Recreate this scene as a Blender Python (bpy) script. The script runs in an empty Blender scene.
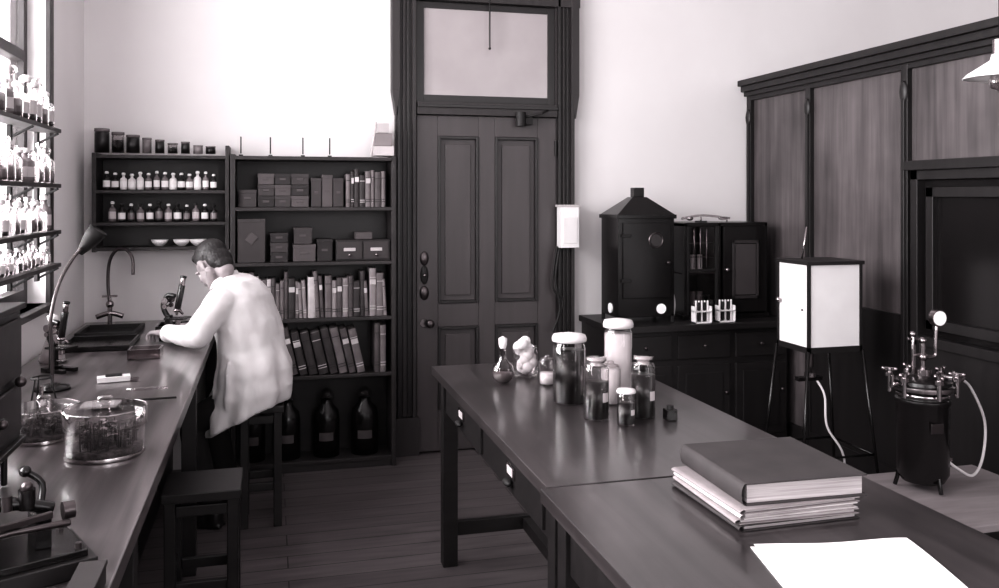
import bpy, math, random
from mathutils import Vector, Matrix
random.seed(7)
S=bpy.context.scene
S.view_settings.view_transform='Standard'
for lk in ('Medium High Contrast','Standard - Medium High Contrast'):
    try:
        S.view_settings.look=lk; break
    except Exception as e: print(e)
S.view_settings.exposure=0.12

# ---------------------------------------------------------------- materials
def g(v):
    return (v, v*(1-.145*(1-v)), v*(1-.115*(1-v)), 1)
def mat(name,v,rough=.5,metal=0.,v2=None,scale=(6,6,6),bump=0.,spec=.5,detail=4,coat=0,lo=.3,hi=.7,dist=0.,big=0):
    m=bpy.data.materials.new(name); m.use_nodes=True
    nt=m.node_tree; p=nt.nodes['Principled BSDF']
    p.inputs['Base Color'].default_value=g(v)
    p.inputs['Roughness'].default_value=rough
    p.inputs['Metallic'].default_value=metal
    p.inputs['Specular IOR Level'].default_value=spec
    if coat: 
        p.inputs['Coat Weight'].default_value=coat; p.inputs['Coat Roughness'].default_value=.13
    if v2 is None: v2=v*1.25
    tc=nt.nodes.new('ShaderNodeTexCoord'); mp=nt.nodes.new('ShaderNodeMapping')
    mp.inputs['Scale'].default_value=scale
    nz=nt.nodes.new('ShaderNodeTexNoise'); nz.inputs['Scale'].default_value=1.0; nz.inputs['Detail'].default_value=detail; nz.inputs['Distortion'].default_value=dist
    cr=nt.nodes.new('ShaderNodeValToRGB')
    cr.color_ramp.elements[0].position=lo; cr.color_ramp.elements[1].position=hi
    cr.color_ramp.elements[0].color=g(v); cr.color_ramp.elements[1].color=g(v2)
    L=nt.links.new
    L(tc.outputs['Object'],mp.inputs['Vector']); L(mp.outputs['Vector'],nz.inputs['Vector'])
    L(nz.outputs['Fac'],cr.inputs['Fac'])
    if big:   # broad blotchy figure multiplied over the fine grain
        n2=nt.nodes.new('ShaderNodeTexNoise'); n2.inputs['Scale'].default_value=big; n2.inputs['Detail'].default_value=3
        r2=nt.nodes.new('ShaderNodeValToRGB'); r2.color_ramp.elements[0].position=.3; r2.color_ramp.elements[1].position=.7
        r2.color_ramp.elements[0].color=(.55,.55,.55,1); r2.color_ramp.elements[1].color=(1,1,1,1)
        mx=nt.nodes.new('ShaderNodeMixRGB'); mx.blend_type='MULTIPLY'; mx.inputs[0].default_value=1
        L(tc.outputs['Object'],n2.inputs['Vector']); L(n2.outputs['Fac'],r2.inputs['Fac'])
        L(cr.outputs['Color'],mx.inputs[1]); L(r2.outputs['Color'],mx.inputs[2]); L(mx.outputs[0],p.inputs['Base Color'])
    else: L(cr.outputs['Color'],p.inputs['Base Color'])
    if bump:
        b=nt.nodes.new('ShaderNodeBump'); b.inputs['Strength'].default_value=bump; b.inputs['Distance'].default_value=.01
        L(nz.outputs['Fac'],b.inputs['Height']); L(b.outputs['Normal'],p.inputs['Normal'])
    return m
def glassmat(name,tint=.93,gl=.9,facing=.25):
    m=bpy.data.materials.new(name); m.use_nodes=True; nt=m.node_tree
    for n in list(nt.nodes):
        if n.type!='OUTPUT_MATERIAL': nt.nodes.remove(n)
    out=[n for n in nt.nodes if n.type=='OUTPUT_MATERIAL'][0]
    t=nt.nodes.new('ShaderNodeBsdfTransparent'); t.inputs[0].default_value=g(tint)
    s=nt.nodes.new('ShaderNodeBsdfGlossy'); s.inputs[0].default_value=g(gl); s.inputs['Roughness'].default_value=.06
    lw=nt.nodes.new('ShaderNodeLayerWeight'); lw.inputs['Blend'].default_value=facing
    mx=nt.nodes.new('ShaderNodeMixShader')
    L=nt.links.new
    L(lw.outputs['Facing'],mx.inputs[0]); L(t.outputs[0],mx.inputs[1]); L(s.outputs[0],mx.inputs[2]); L(mx.outputs[0],out.inputs['Surface'])
    return m

M_wall=mat('wall_plaster',.72,.8,v2=.79,scale=(1.0,1.0,1.0),spec=.2)
M_ceil=mat('ceiling_plaster',.62,.9)
M_door=mat('door_paint',.052,.45,v2=.064,scale=(18,18,1.5),bump=.05)
M_doord=mat('door_moulding',.012,.4)
M_case=mat('casing_wood',.024,.5,v2=.034,scale=(30,30,2))
M_transom=mat('transom_glass',.34,.25,v2=.42,scale=(2,2,2))
M_panel=mat('panel_wood',.060,.5,v2=.15,scale=(26,24,1.3),bump=.03,detail=10,dist=.3,lo=.25,hi=.75,big=2.2)
M_post=mat('post_wood',.008,.45,v2=.014,scale=(20,20,2))
M_dark=mat('dark_wood',.009,.45,v2=.016,scale=(3,20,20))
M_shelf=mat('shelf_wood',.018,.5,v2=.030,scale=(2,20,20))
M_top=mat('bench_top_wood',.035,.30,v2=.16,scale=(16,.7,9),coat=.5,detail=9,dist=.4,lo=.35,hi=.7)
M_top2=mat('table_top_wood',.026,.30,v2=.075,scale=(14,.8,9),coat=.45,detail=9,dist=.5,big=3)
M_black=mat('black_japanned_metal',.005,.25,v2=.008)
M_blackm=mat('black_matte',.007,.6)
M_void=mat('dark_interior',.003,.9)
M_brass=mat('brass',.30,.25,metal=1.)
M_steel=mat('steel',.45,.22,metal=1.)
M_gun=mat('gun_metal',.09,.3,metal=.9)
M_white=mat('white_enamel',.8,.35,v2=.82)
M_coat=mat('cotton_coat',.68,.9,v2=.80,scale=(10,10,7),bump=.3,spec=.1)
M_skin=mat('skin',.26,.55,v2=.31,scale=(30,30,30))
M_hair=mat('hair',.006,.5,v2=.020,scale=(90,160,90),bump=.5)
M_trous=mat('trouser_cloth',.010,.9)
M_shoe=mat('shoe_leather',.009,.35)
M_paper=mat('paper',.74,.8,v2=.80)
M_label=mat('aged_label',.45,.8,v2=.55)
M_pages=mat('book_pages',.26,.8,v2=.54,scale=(4,4,260))
M_bk=[mat('book_cloth_%d'%i,v,.65,v2=v*1.5,scale=(12,12,12)) for i,v in enumerate([.014,.030,.065,.12,.21,.44])]
M_card=[mat('card_box_%d'%i,v,.7) for i,v in enumerate([.020,.040,.07,.2])]
M_glass=glassmat('clear_glass',.95)
M_glass2=glassmat('thick_glass',.86,.97,.22)
M_glass3=glassmat('bottle_glass',.75,.97,.36)
M_liqd=mat('dark_specimen',.005,.3,v2=.015,scale=(40,40,40))
M_liqg=mat('grey_liquid',.12,.2,v2=.2)
M_liqw=mat('pale_solution',.62,.3)
M_cork=mat('stopper',.60,.5)
M_moss=mat('plant_soil',.010,.8,v2=.10,scale=(60,60,60),bump=.8)
M_leaf=mat('plant_leaf',.010,.5,v2=.07,scale=(50,50,50))
M_leafl=mat('plant_leaf_pale',.2,.5,v2=.4,scale=(50,50,50))
M_rub=mat('rubber_tube_pale',.6,.5)
M_dial=mat('gauge_dial',.85,.4)
M_board=mat('pale_board',.20,.6,v2=.28,scale=(3,20,20))

# ---------------------------------------------------------------- mesh builder
class B:
    def __init__(s,name):
        s.name=name; s.v=[]; s.f=[]; s.mi=[]; s.sm=[]; s.mats=[]; s.M=Matrix.Identity(4)
    def add(s,vs,fs,m,smooth=False):
        if m not in s.mats: s.mats.append(m)
        k=s.mats.index(m); o=len(s.v)
        s.v+= [s.M@Vector(p) for p in vs]
        for f in fs:
            s.f.append([i+o for i in f]); s.mi.append(k); s.sm.append(smooth)
    def at(s,loc=(0,0,0),rz=0,sc=1,rx=0,ry=0):
        s.M=Matrix.Translation(loc)@Matrix.Rotation(rz,4,'Z')@Matrix.Rotation(ry,4,'Y')@Matrix.Rotation(rx,4,'X')@Matrix.Scale(sc,4); return s
    def box(s,a,b,m):
        x0,y0,z0=a; x1,y1,z1=b
        vs=[(x0,y0,z0),(x1,y0,z0),(x1,y1,z0),(x0,y1,z0),(x0,y0,z1),(x1,y0,z1),(x1,y1,z1),(x0,y1,z1)]
        s.add(vs,[(0,3,2,1),(4,5,6,7),(0,1,5,4),(1,2,6,5),(2,3,7,6),(3,0,4,7)],m)
    def cb(s,c,d,m,rz=0,ry=0,rx=0):
        old=s.M; s.M=old@Matrix.Translation(c)@Matrix.Rotation(rz,4,'Z')@Matrix.Rotation(ry,4,'Y')@Matrix.Rotation(rx,4,'X')
        s.box((-d[0]/2,-d[1]/2,-d[2]/2),(d[0]/2,d[1]/2,d[2]/2),m); s.M=old
    def leaf(s,c,l,w,rz,ry,m):
        old=s.M; s.M=old@Matrix.Translation(c)@Matrix.Rotation(rz,4,'Z')@Matrix.Rotation(ry,4,'Y')
        s.add([(0,0,0),(l*.35,w/2,l*.06),(l*.75,w*.35,l*.05),(l,0,-l*.05),(l*.75,-w*.35,l*.05),(l*.35,-w/2,l*.06),(l*.5,0,-l*.02)],[(0,1,6),(1,2,6),(2,3,6),(3,4,6),(4,5,6),(5,0,6)],m,True); s.M=old
    def frus(s,a,b,z0,z1,m):
        vs=[(a[0],a[1],z0),(a[2],a[1],z0),(a[2],a[3],z0),(a[0],a[3],z0),(b[0],b[1],z1),(b[2],b[1],z1),(b[2],b[3],z1),(b[0],b[3],z1)]
        s.add(vs,[(0,3,2,1),(4,5,6,7),(0,1,5,4),(1,2,6,5),(2,3,7,6),(3,0,4,7)],m)
    def lathe(s,prof,c,m,n=24,axis='Z',a0=0,a1=2*math.pi,smooth=True):
        full=abs(a1-a0-2*math.pi)<1e-6; k=n if full else n+1
        vs=[]; fs=[]
        R={'Z':Matrix.Identity(4),'X':Matrix.Rotation(math.pi/2,4,'Y'),'Y':Matrix.Rotation(-math.pi/2,4,'X')}[axis]
        for r,z in prof:
            for i in range(k):
                a=a0+(a1-a0)*i/n
                p=R@Vector((r*math.cos(a),r*math.sin(a),z)); vs.append((p.x+c[0],p.y+c[1],p.z+c[2]))
        for j in range(len(prof)-1):
            for i in range(n):
                i2=(i+1)%k
                fs.append((j*k+i,j*k+i2,(j+1)*k+i2,(j+1)*k+i))
        s.add(vs,fs,m,smooth)
    def cyl(s,c,r,h,m,n=20,axis='Z',r2=None):
        r2=r if r2 is None else r2
        s.lathe([(0.0001,0),(r,0)],c,m,n,axis,smooth=False)
        s.lathe([(r,0),(r2,h)],c,m,n,axis)
        s.lathe([(r2,h),(0.0001,h)],c,m,n,axis,smooth=False)
    def sph(s,c,r,m,n=16,k=10):
        if not hasattr(r,'__len__'): r=(r,r,r)
        vs=[(c[0],c[1],c[2]-r[2])]; fs=[]
        for j in range(1,k):
            t=-math.pi/2+math.pi*j/k
            for i in range(n):
                a=2*math.pi*i/n
                vs.append((c[0]+r[0]*math.cos(t)*math.cos(a),c[1]+r[1]*math.cos(t)*math.sin(a),c[2]+r[2]*math.sin(t)))
        vs.append((c[0],c[1],c[2]+r[2])); top=len(vs)-1
        for i in range(n):
            fs.append((0,1+(i+1)%n,1+i)); b=1+(k-2)*n
            fs.append((b+i,b+(i+1)%n,top))
            for j in range(k-2):
                o=1+j*n
                fs.append((o+i,o+(i+1)%n,o+n+(i+1)%n,o+n+i))
        s.add(vs,fs,m,True)
    def tube(s,pts,r,m,n=10,sub=0,caps=True):
        pts=[Vector(p) for p in pts]
        rs=list(r) if hasattr(r,'__len__') else [r]*len(pts)
        if sub:
            P=[];Q=[]
            for i in range(len(pts)-1):
                p0=pts[max(i-1,0)];p1=pts[i];p2=pts[i+1];p3=pts[min(i+2,len(pts)-1)]
                for j in range(sub):
                    t=j/sub
                    P.append(.5*((2*p1)+(p2-p0)*t+(2*p0-5*p1+4*p2-p3)*t*t+(3*p1-p0-3*p2+p3)*t**3)); Q.append(rs[i]*(1-t)+rs[i+1]*t)
            P.append(pts[-1]);Q.append(rs[-1]); pts=P; rs=Q
        vs=[];fs=[]; prev=None
        for i,p in enumerate(pts):
            d=(pts[min(i+1,len(pts)-1)]-pts[max(i-1,0)]).normalized()
            if prev is None:
                u=d.orthogonal().normalized()
            else:
                u=(prev-d*prev.dot(d)); u=u.normalized() if u.length>1e-6 else d.orthogonal().normalized()
            prev=u; w=d.cross(u)
            for j in range(n):
                a=2*math.pi*j/n
                vs.append(p+(u*math.cos(a)+w*math.sin(a))*rs[i])
        for i in range(len(pts)-1):
            for j in range(n):
                fs.append((i*n+j,i*n+(j+1)%n,(i+1)*n+(j+1)%n,(i+1)*n+j))
        if caps:
            fs.append(tuple(range(n))[::-1]); fs.append(tuple((len(pts)-1)*n+j for j in range(n)))
        s.add(vs,fs,m,True)
    def chain(s,pts,rs,m,sub=4,n=14):
        s.tube(pts,rs,m,n=n,sub=sub)
        s.sph(pts[0],rs[0],m); s.sph(pts[-1],rs[-1],m)
    def finish(s,bevel=0,parent=None):
        xs=[p.x for p in s.v];ys=[p.y for p in s.v];zs=[p.z for p in s.v]
        o=Vector(((min(xs)+max(xs))/2,(min(ys)+max(ys))/2,min(zs)))
        me=bpy.data.meshes.new(s.name); me.from_pydata([p-o for p in s.v],[],s.f)
        for m in s.mats: me.materials.append(m)
        for p,k,sm in zip(me.polygons,s.mi,s.sm): p.material_index=k; p.use_smooth=sm
        me.update()
        ob=bpy.data.objects.new(s.name,me); S.collection.objects.link(ob); ob.location=o
        if bevel:
            b=ob.modifiers.new('bevel','BEVEL'); b.width=bevel; b.segments=2; b.limit_method='ANGLE'; b.angle_limit=math.radians(50)
        if parent: ob.parent=parent
        return ob

# ---------------------------------------------------------------- room
YB=5.52; XL=-1.05; XR=6.0; YN=-2.6; ZC=3.7
mf=bpy.data.materials.new('floor_boards'); mf.use_nodes=True
nt=mf.node_tree; p=nt.nodes['Principled BSDF']; L=nt.links.new
tc=nt.nodes.new('ShaderNodeTexCoord'); mp=nt.nodes.new('ShaderNodeMapping'); mp2=nt.nodes.new('ShaderNodeMapping'); mp2.inputs['Scale'].default_value=(1.5,14,1)
bt=nt.nodes.new('ShaderNodeTexBrick'); bt.inputs['Scale'].default_value=1; bt.inputs['Brick Width'].default_value=2.4; bt.inputs['Row Height'].default_value=.13
bt.inputs['Mortar Size'].default_value=.003; bt.inputs['Color1'].default_value=g(.15); bt.inputs['Color2'].default_value=g(.19); bt.inputs['Mortar'].default_value=g(.03)
nz=nt.nodes.new('ShaderNodeTexNoise'); nz.inputs['Scale'].default_value=2; nz.inputs['Detail'].default_value=8
mx=nt.nodes.new('ShaderNodeMixRGB'); mx.blend_type='MULTIPLY'; mx.inputs[0].default_value=.7
L(tc.outputs['Object'],mp.inputs[0]); L(tc.outputs['Object'],mp2.inputs[0]); L(mp.outputs[0],bt.inputs[0]); L(mp2.outputs[0],nz.inputs[0])
L(bt.outputs[0],mx.inputs[1]); L(nz.outputs[0],mx.inputs[2]); L(mx.outputs[0],p.inputs['Base Color']); p.inputs['Roughness'].default_value=.42
b=B('floor'); b.box((XL-.2,YN-.2,-.1),(XR+.2,YB+.2,0),mf); b.finish()
b=B('ceiling'); b.box((XL-.2,YN-.2,ZC),(XR+.2,YB+.2,ZC+.1),M_ceil); b.finish()
b=B('wall_back'); b.box((XL-.2,YB,0),(XR+.2,YB+.2,ZC),M_wall); b.finish()
b=B('wall_right'); b.box((XR,YN,0),(XR+.2,YB,ZC),M_wall); b.finish()
wins=[(-1.9,.4),(1.0,2.3),(2.75,4.62)]; wz=(1.12,3.35)
b=B('wall_left')
b.box((XL-.2,YN,0),(XL,YB,wz[0]),M_wall); b.box((XL-.2,YN,wz[1]),(XL,YB,ZC),M_wall)
ed=[YN]+[q for w in wins for q in w]+[YB]
for i in range(0,len(ed),2): b.box((XL-.2,ed[i],wz[0]),(XL,ed[i+1],wz[1]),M_wall)
b.finish()
b=B('wall_front'); 
fw=[(.6,2.4),(3.2,5.0)]
b.box((XL-.2,YN-.2,0),(XR+.2,YN,1.1),M_wall); b.box((XL-.2,YN-.2,3.3),(XR+.2,YN,ZC),M_wall)
ed=[XL-.2]+[q for w in fw for q in w]+[XR+.2]
for i in range(0,len(ed),2): b.box((ed[i],YN-.2,1.1),(ed[i+1],YN,3.3),M_wall)
b.finish()
for i,(a,c) in enumerate(wins):
    b=B('window_%d'%(i+1))
    x0,x1=XL-.14,XL-.08
    b.box((x0,a,wz[0]),(x1,a+.06,wz[1]),M_case); b.box((x0,c-.06,wz[0]),(x1,c,wz[1]),M_case)
    b.box((x0,a+.06,wz[0]),(x1,c-.06,wz[0]+.07),M_case); b.box((x0,a+.06,wz[1]-.06),(x1,c-.06,wz[1]),M_case)
    zm=2.3; b.box((x0,a+.06,zm-.025),(x1,c-.06,zm+.025),M_case)
    ym=(a+c)/2; b.box((x0+.01,ym-.018,wz[0]+.07),(x1-.01,ym+.018,zm-.025),M_case); b.box((x0+.01,ym-.018,zm+.025),(x1-.01,ym+.018,wz[1]-.06),M_case)
    b.box((x0+.028,a+.06,wz[0]+.07),(x0+.032,c-.06,wz[1]-.06),M_glass)
    b.finish()
    b=B('trim_%d'%(i+1)); 
    b.box((XL-.001,a-.09,wz[0]-.05),(XL+.022,a,wz[1]+.09),M_case); b.box((XL-.001,c,wz[0]-.05),(XL+.022,c+.07,wz[1]+.09),M_case)
    b.box((XL-.001,a,wz[1]),(XL+.022,c,wz[1]+.09),M_case); b.box((XL-.1,a,wz[0]-.03),(XL+.04,c,wz[0]),M_case)
    b.finish(.004)
for i,(a,c) in enumerate(fw):
    b=B('window_%d'%(i+4))
    y0,y1=YN-.14,YN-.08
    for q in ((a,a+.06),(c-.06,c),((a+c)/2-.02,(a+c)/2+.02)): b.box((q[0],y0,1.1),(q[1],y1,3.3),M_case)
    for q in ((1.1,1.17),(2.2,2.25),(3.24,3.3)): b.box((a,y0+.005,q[0]),(c,y1-.005,q[1]),M_case)
    b.box((a,y0+.028,1.1),(c,y0+.032,3.3),M_glass)
    b.finish()
b=B('baseboard_back'); b.box((.739,YB-.022,0),(.748,YB,.18),M_case); b.finish()

# ---------------------------------------------------------------- door
dx0,dx1=.897,1.826; yf=YB-.005
b=B('door_1')
px=[(1.034,1.30),(1.41,1.70)]; pz=[(.27,.80),(.95,2.02)]; H=2.15
F=YB-.05
for a,c in ((dx0,px[0][0]),(px[0][1],px[1][0]),(px[1][1],dx1)): b.box((a,F,0.01),(c,yf,H),M_door)
for pa in px:
    for z0,z1 in ((.01,pz[0][0]),(pz[0][1],pz[1][0]),(pz[1][1],H)): b.box((pa[0],F,z0),(pa[1],yf,z1),M_door)
    for z0,z1 in pz:
        b.box((pa[0],F+.025,z0),(pa[1],yf,z1),M_door)
        w=.018
        b.box((pa[0],F-.008,z0),(pa[0]+w,F+.03,z1),M_doord); b.box((pa[1]-w,F-.008,z0),(pa[1],F+.03,z1),M_doord)
        b.box((pa[0]+w,F-.008,z0),(pa[1]-w,F+.03,z0+w),M_doord); b.box((pa[0]+w,F-.008,z1-w),(pa[1]-w,F+.03,z1),M_doord)
        b.box((pa[0]+.05,F+.012,z0+.05),(pa[1]-.05,F+.03,z1-.05),M_door)
b.sph((.945,F-.004,1.135),(.026,.012,.06),M_blackm); b.sph((.945,F-.004,1.02),(.03,.014,.045),M_gun); b.sph((.945,F-.004,1.24),(.028,.012,.045),M_gun)
b.sph((.945,F-.02,1.135),(.012,.012,.012),M_brass)
b.cyl((.975,F-.05,.83),.010,.05,M_gun,axis='Y'); b.sph((.975,F-.055,.83),(.028,.02,.028),M_gun); b.cyl((.945,F-.006,.83),.026,.008,M_brass,axis='Y')
for z in (.3,1.1,1.9): b.cyl((dx1-.004,F-.008,z),.009,.1,M_blackm)
b.cb((1.60,F-.03,2.13),(.10,.05,.06),M_blackm); b.cyl((1.57,F-.05,2.09),.034,.09,M_blackm); b.tube([(1.60,F-.05,2.15),(1.70,F-.09,2.17),(1.76,F-.03,2.2)],.007,M_blackm)
b.finish(.003)
b=B('window_6')
t0,t1=2.24,2.88
b.box((dx0,F+.02,t0),(dx0+.05,yf,t1),M_doord); b.box((dx1-.05,F+.02,t0),(dx1,yf,t1),M_doord)
b.box((dx0+.05,F+.02,t0),(dx1-.05,yf,t0+.045),M_doord); b.box((dx0+.05,F+.02,t1-.04),(dx1-.05,yf,t1),M_doord)
b.box((dx0+.045,F+.03,t0+.04),(dx1-.045,F+.036,t1-.03),M_transom)
b.tube([(1.37,F-.02,3.0),(1.37,F-.02,2.6)],.005,M_blackm); b.sph((1.37,F-.02,2.59),.009,M_blackm)
b.finish(.002)
b=B('trim_4')
def casing(x0,x1,s):
    b.box((x0,YB-.045,.22),(x1,YB,3.1),M_case)
    w=(x1-x0)
    for k,(p0,p1,d) in enumerate(((.08,.22,.07),(.34,.44,.06),(.55,.65,.06),(.78,.95,.075))):
        b.box((x0+w*p0,YB-d,.22),(x0+w*p1,YB-.04,3.05),M_case if k%2 else M_doord)
    b.box((x0-.01,YB-.085,0),(x1+.01,YB,.24),M_case)
    xo=x0 if s<0 else x1
    b.frus((xo-.002,YB-.08,xo+.002,YB),(xo-.025,YB-.08,xo+.025,YB),2.15,2.3,M_case)
    b.box((xo-.025,YB-.08,2.3),(xo+.025,YB,3.1),M_case)
casing(.762,dx0,-1); casing(dx1,1.955,1)
b.box((dx0,YB-.085,H+.005),(dx1,YB,H+.085),M_case); b.box((dx0,YB-.1,H+.05),(dx1,YB,H+.07),M_doord)
b.box((.73,YB-.07,2.885),(1.99,YB,3.1),M_case); b.box((.70,YB-.11,3.06),(2.02,YB,3.12),M_case)
b.finish(.004)
b=B('wall_telephone_box')
b.box((1.82,YB-.17,1.30),(1.945,YB-.086,1.57),M_white); b.box((1.81,YB-.175,1.565),(1.955,YB-.08,1.58),M_label)
b.box((1.835,YB-.176,1.33),(1.93,YB-.169,1.5),M_paper)
b.tube([(1.83,YB-.12,1.31),(1.80,YB-.12,1.1),(1.83,YB-.12,.9),(1.78,YB-.12,.75)],.009,M_blackm,sub=6)
b.tube([(1.81,YB-.12,1.31),(1.78,YB-.12,1.05),(1.85,YB-.12,.95),(1.80,YB-.12,.80)],.007,M_blackm,sub=6)
b.finish(.003)

# ---------------------------------------------------------------- darkroom partition (right)
b=B('wall_darkroom_partition')
X=3.27; y0,y1=1.9,YB-.004; ZT=2.36
oz0,oz1=.86,1.77; oy0,oy1=2.75,3.88
b.box((X+.02,oy1,0.01),(X+.06,y1,ZT),M_panel)
b.box((X+.02,y0,0.01),(X+.06,oy0,ZT),M_panel)
b.box((X+.02,oy0,.01),(X+.06,oy1,oz0),M_post)
b.box((X+.02,oy0,oz1),(X+.06,oy1,ZT),M_panel)
b.box((X+.5,y0+.04,.01),(X+.54,y1,ZT),M_void)
b.box((X+.06,y0,.01),(5.2,y0+.04,ZT),M_panel); b.box((5.16,y0+.04,.01),(5.2,y1,ZT),M_panel)
b.box((X+.0,y0,ZT),(5.2,y1,ZT+.03),M_post)
for y in (y1-.03,4.79,3.93,2.70,1.93):
    b.box((X-.01,y-.026,.01),(X+.03,y+.026,ZT),M_post)
    b.box((X-.02,y-.012,.01),(X-.008,y+.012,ZT-.12),M_post)
    b.sph((X-.010,y,ZT-.17),(.016,.03,.06),M_post)
b.box((X-.008,y0,0.01),(X+.03,y1,.16),M_post)
b.box((X-.004,oy1+.05,.16),(X+.03,4.76,1.0),M_post)
b.box((X-.008,y0,ZT-.05),(X+.03,y1,ZT),M_post)
for d,z0,z1 in ((.03,2.34,2.37),(.055,2.37,2.41),(.08,2.41,2.45)): b.box((X-d,y0-d,z0),(X+.1,y1,z1),M_post)
for q in (0,.09):
    d=.012-q*.2
    b.box((X-d,oy0+q,oz0+q),(X+.05,oy0+q+.05,oz1-q),M_post); b.box((X-d,oy1-q-.05,oz0+q),(X+.05,oy1-q,oz1-q),M_post)
    b.box((X-d,oy0+q,oz0+q),(X+.05,oy1-q,oz0+q+.05),M_post); b.box((X-d,oy0+q,oz1-q-.05),(X+.05,oy1-q,oz1-q),M_post)
b.box((X-.04,oy0-.02,oz1),(X+.03,oy1+.02,oz1+.05),M_post)
b.box((X+.035,oy0+.05,oz0+.05),(X+.04,oy1-.05,oz1-.05),M_black)
b.finish(.003)

# ---------------------------------------------------------------- back bench right
b=B('cupboard_bench')
b.box((2.0,4.9,.80),(3.24,YB-.01,.84),M_dark); b.box((2.02,4.96,.01),(3.23,YB-.01,.80),M_dark)
for i in range(3):
    x=2.05+i*.4
    b.box((x,4.945,.12),(x+.36,4.962,.58),M_dark); b.box((x+.05,4.94,.17),(x+.31,4.948,.53),M_post)
    b.box((x,4.945,.62),(x+.36,4.962,.77),M_dark); b.sph((x+.18,4.935,.70),.012,M_gun); b.sph((x+.33,4.935,.4),.012,M_gun)
b.finish(.004)

b=B('drying_oven')
x0,x1,ya,yb=2.08,2.46,5.02,5.30
for x in (x0,x1-.02):
    for y in (ya,yb-.02): b.box((x,y,.841),(x+.02,y+.02,.9),M_blackm)
b.box((x0,ya,.88),(x1,yb,1.50),M_black)
b.box((x0-.012,ya-.012,1.495),(x1+.012,yb+.012,1.52),M_black)
cx,cy=(x0+x1)/2,(ya+yb)/2
b.frus((x0-.005,ya-.005,x1+.005,yb+.005),(cx-.05,cy-.04,cx+.05,cy+.04),1.52,1.63,M_black)
b.box((cx-.035,cy-.03,1.63),(cx+.035,cy+.03,1.69),M_black)
b.box((x0+.03,ya-.012,1.0),(x1-.03,ya,1.47),M_black)
b.lathe([(.05,0),(.045,-.006),(.040,0)],(cx+.06,ya-.012,1.36),M_gun,axis='Y',n=24)
b.cyl((cx+.06,ya-.016,1.36),.038,.004,M_case,axis='Y')
for z in (1.1,1.38): b.box((x0+.02,ya-.02,z),(x0+.08,ya-.008,z+.02),M_blackm)
b.sph((x1-.05,ya-.025,1.22),.012,M_gun)
b.cyl((x1-.09,ya-.006,.93),.032,.008,M_dial,axis='Y')
b.cyl((x0-.006,cy-.02,.93),.032,.008,M_dial,axis='X')
b.tube([(x1-.01,cy,1.40),(x1+.05,cy,1.35),(x1+.04,cy,1.1),(x1+.07,cy,.95),(x1+.06,cy,.86)],.008,M_rub,sub=6)
b.finish(.003)

b=B('incubator_cabinet')
x0,x1,ya,yb=2.57,3.17,5.10,5.42
b.box((x0,yb-.02,.86),(x1,yb,1.46),M_blackm)
for x in (x0,x0+.24,x1-.02): b.box((x,ya,.86),(x+.02,yb,1.46),M_black)
b.box((x0,ya,1.44),(x1,yb,1.465),M_black); b.box((x0-.01,ya-.01,.841),(x1+.01,yb,.87),M_black)
b.box((x0,ya+.03,1.13),(x0+.24,yb,1.14),M_gun)
b.box((x0+.02,ya+.01,.88),(x0+.24,ya+.014,1.44),M_glass2)
b.box((x0+.02,ya,.87),(x0+.035,ya+.02,1.44),M_blackm); b.box((x0+.225,ya,.87),(x0+.24,ya+.02,1.44),M_blackm); b.box((x0+.035,ya,1.15),(x0+.225,ya+.02,1.165),M_blackm)
xa,xb=x0+.27,x1-.02
b.box((xa,ya-.02,.88),(xb,ya,1.44),M_black)
b.box((xa+.06,ya-.03,.97),(xb-.06,ya-.02,.99),M_case); b.box((xa+.06,ya-.03,1.33),(xb-.06,ya-.02,1.35),M_case)
b.box((xa+.06,ya-.03,.97),(xa+.075,ya-.02,1.35),M_case); b.box((xb-.075,ya-.03,.97),(xb-.06,ya-.02,1.35),M_case)
b.box((xa+.08,ya-.026,.995),(xb-.08,ya-.02,1.325),M_card[1])
b.sph((xa+.02,ya-.03,1.16),.014,M_brass)
for i in range(3): b.cyl((x0+.07+i*.05,ya+.12,1.14),.018,.11,M_liqw)
for i in range(3): b.cyl((x0+.07+i*.05,ya+.12,.87),.02,.14,M_liqg)
for i in range(4): b.tube([(x0+.05+i*.045,ya+.05,1.17),(x0+.05+i*.045,ya+.05,1.42)],.003,M_steel)
for z in (1.24,1.33): b.tube([(x0+.03,ya+.05,z),(x0+.235,ya+.05,z)],.003,M_steel)
b.finish(.003)
b=B('glass_retort_apparatus')
b.cyl((2.74,5.2,1.466),.04,.008,M_blackm); b.tube([(2.74,5.2,1.47),(2.74,5.2,1.50)],.006,M_steel)
b.tube([(2.60,5.2,1.49),(2.75,5.2,1.51),(2.95,5.2,1.49)],.008,M_glass3,sub=5); b.sph((2.66,5.2,1.49),(.025,.015,.015),M_steel); b.sph((2.90,5.2,1.49),(.035,.02,.013),M_glass3)
b.tube([(2.93,5.2,1.49),(2.93,5.2,1.467)],.005,M_steel)
b.finish()

def rack(name,x,y,z):
    b=B(name); w=.115
    b.box((x,y,z),(x+w,y+.055,z+.008),M_white); b.box((x,y,z+.07),(x+w,y+.055,z+.076),M_white)
    b.box((x,y,z),(x+.005,y+.055,z+.105),M_white); b.box((x+w-.005,y,z),(x+w,y+.055,z+.105),M_white)
    for i in range(5):
        xx=x+.018+i*.02
        b.cyl((xx,y+.027,z+.009),.0065,.12,[M_liqw,M_liqd][i%2],n=10); b.sph((xx,y+.027,z+.133),(.007,.007,.008),M_paper,n=8,k=6)
    b.finish()
rack('test_tube_rack',2.56,4.93,.841); rack('test_tube_rack',2.73,4.94,.841)

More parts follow.
